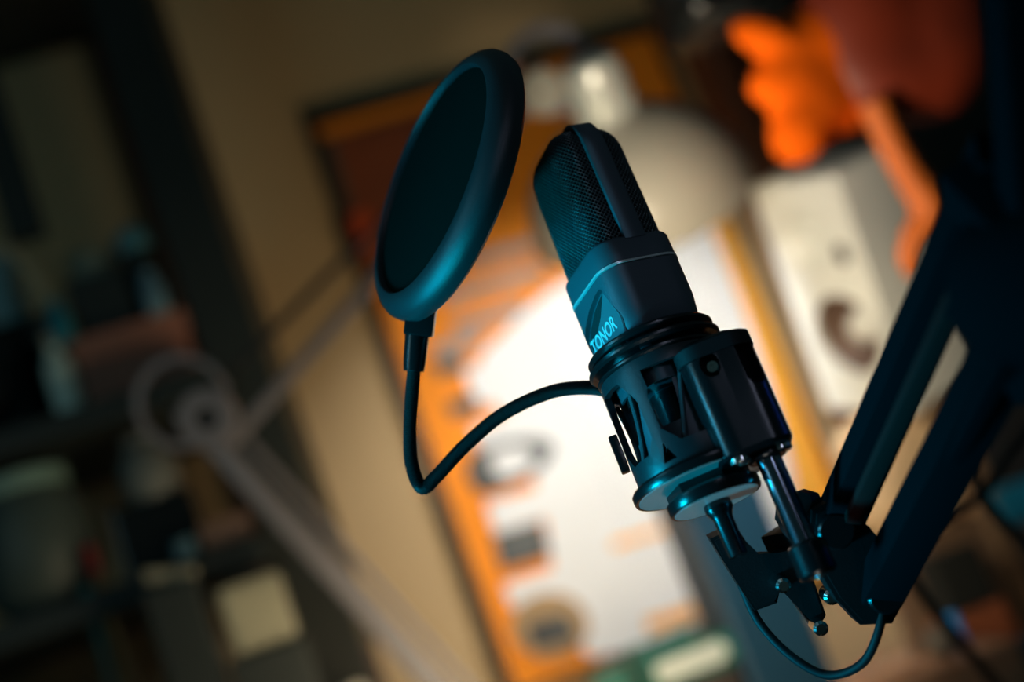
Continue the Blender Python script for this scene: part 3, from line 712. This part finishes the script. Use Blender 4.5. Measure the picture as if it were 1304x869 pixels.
ct = bx('carton', 'cream carton with a dented corner in front of the shelving unit', 'carton', -.512, -.440, 1.031, 1.108, .46, .10, S('creamc', (.36, .35, .255)), bev=.010)
bx('grey_tray', 'dark grey tray at the front of the lowest shelf', 'tray', -.72, -.535, .931, .950, .515, .08, S('trayg', (.05, .065, .06)))
tb = tag(obj('tube', (lambda b: (cyl(b, .0085, -.028, .028, 20, .002), b)[1])(bmesh.new()), S('tubec', (.36, .34, .25)), None, wm(-.552, 1.0, .435) @ T((0, 0, .141)) @ Matrix.Rotation(radians(105), 4, 'Y')), 'short pale tube lying on the grey carton lid', 'tube')
bx('tall_carton', 'dark carton standing behind the pencil, the pale tube lies on it', 'carton', -.585, -.525, 0.931, 1.131, .46, .05, M['shelf'])
lathe_thing('glass_knob', 'small shiny round jar at the bottom edge below the lamp arm', 'jar', -.405, .9305, .45, [(0, 0), (.014, 0), (.018, .008), (.018, .022), (.012, .032), (0, .034)], S('gl', (.5, .48, .42), .15))

# ------------------------------------------------------------------ desk and things on it at right
dk = thing('desk', 'wooden desk against the beige wall below the poster', 'desk', wm(0, 0, 0))
bm = bmesh.new(); add_box(bm, -.29, 1.3, -1.15, -.03, .70, .735, .004); obj('desktop', bm, M['desk'], dk, smooth=False)
for a in (-.27, 1.22):
    for b in (-1.13, -.10):
        bm = bmesh.new(); add_box(bm, a, a+.05, b, b+.05, 0, .70, .003); obj('leg', bm, M['desk'], dk, smooth=False)
bx('navy_case', 'tall narrow navy case standing on the desk behind the shock mount', 'case', .046, .150, .736, 1.055, .36, .12, M['navy'], bev=.006)
bx('dark_carton', 'dark carton on the desk beneath the teal packet', 'carton', -.13, .035, .736, .825, .36, .15, S('dkc', (.05, .04, .035)))
pk = thing('teal_packet', 'teal rounded packet with a pale oblong label below the poster', 'packet', wm(-.012, .826, .33))
bm = bmesh.new(); loft(bm, [(rrect(.058, .019, .015, 48), -.004), (rrect(.060, .021, .017, 48), 0), (rrect(.060, .021, .017, 48), .020), (rrect(.058, .019, .015, 48), .024)]); bmesh.ops.transform(bm, matrix=T((0, 0, .0215)) @ Matrix.Rotation(radians(90), 4, 'X'), verts=bm.verts); obj('shell', bm, M['teal'], pk)
bm = bmesh.new(); loft(bm, [(rrect(.047, .012, .0115, 48), .024), (rrect(.047, .012, .0115, 48), .0255)]); bmesh.ops.transform(bm, matrix=T((0, 0, .0215)) @ Matrix.Rotation(radians(90), 4, 'X'), verts=bm.verts); obj('label', bm, M['tealw'], pk)
bx('teal_block', 'small dark teal block beside the teal packet', 'block', -.128, -.082, .826, .872, .33, .03, M['teal'])
bx('teal_strip_box', 'slim teal box lying behind the packet', 'box', -.070, .020, .826, .884, .30, .03, S('teal3', (.02, .12, .09)))
# speaker support and cream bag
def bag(name, label, cat, s, z, off, rx, ry, rz_, m, seed):
    random.seed(seed); bm = bmesh.new(); bmesh.ops.create_icosphere(bm, subdivisions=4, radius=1)
    for v in bm.verts:
        c = v.co; k = 1+.07*sin(5*c.x+seed)+.06*sin(7*c.z+2*seed)+.05*sin(9*c.y+c.x*4)
        f = lambda t: (abs(t)**.7)*(1 if t > 0 else -1)
        v.co = V3((f(c.x)*rx*k, f(c.y)*ry*k, f(c.z)*rz_*(k if c.z > 0 else 1)))
    zmin = min(v.co.z for v in bm.verts)
    for v in bm.verts: v.co.z = max(v.co.z, zmin*.93)-zmin*.93
    return tag(obj(name, bm, m, None, wm(s, z, off)), label, cat)
spz = (sp_base + fy*SD/2).z-.022
bm = bmesh.new(); bm_c = sp_base + fy*.10; hgt = spz-.736
add_box(bm, -.022, .022, -.018, .018, 0, hgt, .004)
tag(obj('speaker_post', bm, S('plinth', (.30, .19, .11)), None, mw_of(V3((bm_c.x, bm_c.y, .736)), Matrix.Rotation(atan2(fx.y, fx.x), 3, 'Z')), False), 'brown square post carrying the tilted white studio speaker', 'post')
bag('cloth_bag', 'crumpled cream cloth bag slumped on the desk beside the boom arm', 'bag', .300, .896, .42, .075, .036, .080, S('cream2', (.80, .58, .36), .7), 2)
bx('bag_box', 'brown cardboard box under the crumpled cream bag', 'box', .235, .375, .736, .895, .445, .05, S('cbox', (.16, .10, .065)))
bx('black_device', 'small black boxy device on the orange brown crate at right', 'device', .228, .288, .8065, .874, .56, .05, M['core'], bev=.006)
bx('crate', 'orange brown wooden crate on the desk, black device on top', 'crate', .222, .292, .736, .806, .56, .06, S('crt', (.30, .09, .04)))
bx('blue_box', 'small bright blue box high on the stack at right', 'box', .388, .450, .866, .912, .45, .05, S('blueb', (.005, .20, .40)))
bx('brown_box', 'brown box under the small bright blue box', 'box', .388, .49, .736, .865, .46, .08, S('bb2', (.07, .05, .038)))
bx('wooden_tray', 'flat orange brown case at the front of the desk', 'case', .070, .212, .736, .783, .70, .12, S('tray2', (.50, .26, .16)), rz=radians(-8))
lathe_thing('blue_vial', 'small blue vial beside the orange brown crate', 'vial', .198, .7835, .615, can(.0065, .034), mat('blue_vial_glow', (0, .22, .55), .4, emis=(0, .3, .8), es=.12))  # emission puts a faint blue glow into the vial's material
bm = bmesh.new(); bmesh.ops.create_uvsphere(bm, u_segments=28, v_segments=16, radius=.017); bmesh.ops.transform(bm, matrix=T((0, 0, .017)), verts=bm.verts)
tag(obj('grey_ball', bm, S('ballg', (.16, .15, .14)), None, wm(.160, .7835, .655)), 'grey ball resting on the flat orange brown case', 'ball')
bx('blue_notebook', 'blue notebook standing against the corner of the flat orange brown case', 'notebook', .222, .270, .736, .772, .66, .02, S('bnote', (.004, .10, .18)))
# brown upright behind the speaker
bm = bmesh.new(); add_box(bm, .415, .462, -.10, -.02, .736, 2.3, .003); tag(obj('wooden_upright', bm, M['shelfbrown'], None, wm(0, 0, 0), False), 'dark brown wooden upright on the wall beside the white speaker', 'upright')
bm = bmesh.new(); add_box(bm, .48, 1.2, -.12, -.02, .736, 2.3, .003); tag(obj('dark_cabinet', bm, S('dcab', (.018, .016, .014)), None, wm(0, 0, 0), False), 'tall dark cabinet behind the orange ornament and boom arm', 'cabinet')
# black cabinet edge at the top
c0 = P(935, -28, 1.5)
bm = bmesh.new(); add_box(bm, -.075, .075, -.06, .06, -.035, .24, .022, 3); tag(obj('hanging_case', bm, M['black'], None, mw_of(P(930, -8, 1.55), WROT) , True), 'black rounded case edge hanging above the lamp', 'case')
# loose cables at far right
def cable(label, pts, r, m=None):
    bm = bmesh.new(); pp = [P(*p) for p in pts]; o = pp[0]
    pp.append(V3((pp[-1].x+.05, pp[-1].y, .742))); add_tube(bm, catmull([p-o for p in pp], 10), r, 10); tag(obj('cable', bm, m or M['rubber'], None, T(o)), label, 'cable')
cable('black cable slanting down past the small bright blue box', [(1330, 520, 1.1), (1290, 570, 1.1), (1250, 630, 1.1), (1200, 660, 1.12), (1150, 720, 1.15)], .0045)
cable('black cable hanging behind the lower end of the boom arm', [(1215, 520, 1.15), (1232, 590, 1.13), (1262, 650, 1.1), (1310, 700, 1.05), (1340, 760, 1.05)], .005)

# orange ornament
OM = P(1110, 90, 1.45)
k_ = 1.45/FP
def blob(x, y, r, sxx=1, syy=1, ang=0, z=0):
    e = mb.elements.new(type='ELLIPSOID'); e.co = ((x-1110)*k_, -(y-90)*k_, z); e.radius = r*k_*1.4
    e.size_x, e.size_y, e.size_z = sxx, syy, .7; q = Matrix.Rotation(radians(ang), 3, 'Z').to_quaternion(); e.rotation = q
orn = thing('felt_ornament', 'orange lobed felt ornament with a curling stem hanging at the upper corner', 'ornament', mw_of(OM, CAMROT))
def blobs(name, lst, m):
    global mb
    mb = bpy.data.metaballs.new('orn'+name); mb.resolution = .006; mb.render_resolution = .006; mb.threshold = .35
    for a in lst: blob(*a)
    mo = bpy.data.objects.new('orn'+name, mb); COL.objects.link(mo); bpy.context.view_layer.update()
    me = bpy.data.meshes.new_from_object(mo.evaluated_get(bpy.context.evaluated_depsgraph_get())); bpy.data.objects.remove(mo)
    bm = bmesh.new(); bm.from_mesh(me); return obj(name, bm, m, orn, angle=180)
blobs('lobed_petals', ((975, 48, 36, 1.4, .75, -20), (1000, 105, 40, 1.3, .85, 10), (1017, 172, 42, 1.0, .9, 50), (1010, 76, 46, 1, 1, 0, -.01), (1024, 138, 46, 1, 1, 0, -.01), (1045, 55, 56, 1.2, 1, 0, -.02), (1050, 110, 52, 1, 1, 0, -.02), (1040, 140, 40, 1, 1, 0, -.01), (1075, 120, 50, 1, 1, 0, -.03)), M['orangefab'])
r = blobs('shaded_body', ((1100, 50, 80, 1.1, 1, 0, -.03), (1130, 90, 66, 1, 1, 0, -.02), (1190, 70, 84, 1, 1, 0, -.03), (1215, 30, 75, 1, 1, 0, -.03), (1110, -10, 90, 1, 1, 0, -.03), (1200, -20, 70, 1, 1, 0, -.03)), S('shaded_orange', (.20, .022, .005)))  # unlit side of the orange ornament, shade put into a darker red
r['label'] = 'folded body, its shaded side coloured dark red-brown'
inv = orn.matrix_world.inverted()
sp_ = [(1112, 130), (1135, 180), (1160, 225), (1182, 258), (1186, 280), (1168, 300), (1160, 330), (1168, 352)]
rr = [.017, .0155, .0165, .020, .021, .016, .013, .008]
cp = catmull([inv @ P(x, y, 1.44) for x, y in sp_], 6)
def rf(i, n):
    t = i/(n-1)*(len(rr)-1); a = int(t); b = min(a+1, len(rr)-1); return rr[a]+(rr[b]-rr[a])*(t-a)
bm = bmesh.new(); add_tube(bm, cp, rf, 14); obj('curling_stem', bm, M['orangestem'], orn)
bm = bmesh.new(); rod(bm, inv @ P(1120, -10, 1.45), inv @ (P(1120, -10, 1.45)+V3((0, 0, .6))), .0015, 8); obj('hanging_string', bm, M['rubber'], orn)

# ------------------------------------------------------------------ lights and world
def area(name, loc, target, size, energy, col, sy=None):
    l = bpy.data.lights.new(name, 'AREA'); l.energy = energy; l.color = col; l.size = size
    if sy: l.shape = 'RECTANGLE'; l.size_y = sy
    o = bpy.data.objects.new(name, l); COL.objects.link(o); o.location = loc
    o.rotation_euler = (Vector(target)-Vector(loc)).to_track_quat('-Z', 'Y').to_euler(); return o
bulb = (lamp.matrix_world @ lm) @ V3((0, 0, .12))
tgt = V3(W(.12, 1.05, 0))
l = bpy.data.lights.new('lamp_beam', 'SPOT'); l.energy = 13.5; l.color = (.96, .96, .93); l.spot_size = radians(112); l.spot_blend = .75; l.shadow_soft_size = .03
o = bpy.data.objects.new('lamp_beam', l); COL.objects.link(o); o.location = bulb; o.rotation_euler = (tgt-bulb).to_track_quat('-Z', 'Y').to_euler()
def spot(name, loc, target, deg, energy, col, r=.03, blend=.4):
    l = bpy.data.lights.new(name, 'SPOT'); l.energy = energy; l.color = col; l.spot_size = radians(deg); l.spot_blend = blend; l.shadow_soft_size = r
    o = bpy.data.objects.new(name, l); COL.objects.link(o); o.location = loc
    o.rotation_euler = (Vector(target)-Vector(loc)).to_track_quat('-Z', 'Y').to_euler(); return o
spot('teal_key', MLOC + B_*1.1 - C_*.32 - A_*.33, MLOC - A_*.05, 23, 100, (.0, .48, .76), .13)
spot('rod_key', moff(-765, 310, 190), moff(22, 20, -118), 8.5, 15, (.02, .52, .85), .09, .5)
spot('teal_low', MLOC + B_*.85 - C_*.05 - A_*.62, MLOC + A_*.05, 7, 75, (.0, .52, .68), .05, .5)
spot('teal_rim_key', PFC + n_*.7 - u_*.55 - E1*.2, PFC - u_*.03, 13, 10, (.0, .50, .72), .06, .6)
spot('cool_fill', MLOC + C_*1.2 + B_*.1 + A_*.3, MLOC + A_*.04, 10, 9, (.66, .72, 1.0), .15, .5)
spot('poster_fill', P(980, 1230, 1.25), W(.06, 1.10, 0), 46, 40, (1, .95, .88), .08, .9)
spot('bag_glow', P(925, 520, 1.05), P(1135, 600, 1.7), 50, 3.0, (1, .78, .5), .03, .6)
spot('pale_under', moff(-20, 60, -520), moff(0, 5, -118), 9, 1.6, (1, .95, .85), .05, .5)
spot('blue_rim', moff(700, -80, 130), moff(28, 20, -138), 4, 9, (.03, .12, 1.0), .05, .5)
area('warm_room', W(-.20, .86, .75), W(-.22, 1.06, 0), .3, 2.1, (1, .78, .48))
spot('bounce_fill', P(775, 335, 1.22), P(1000, 200, 1.6), 85, 6.0, (1, .84, .62), .03, .5)  # added unseen spot standing in for light bounced off the poster
area('cool_room', W(-1.3, 1.5, 1.6), W(-.6, 1.25, .3), .4, 1.1, (.50, .82, .88))
w = bpy.data.worlds.new('world'); bpy.context.scene.world = w; w.use_nodes = True
w.node_tree.nodes['Background'].inputs['Color'].default_value = (.12, .30, .32, 1); w.node_tree.nodes['Background'].inputs['Strength'].default_value = .07
vs = bpy.context.scene.view_settings; vs.view_transform = 'Standard'; vs.look = 'None'; vs.exposure = 0
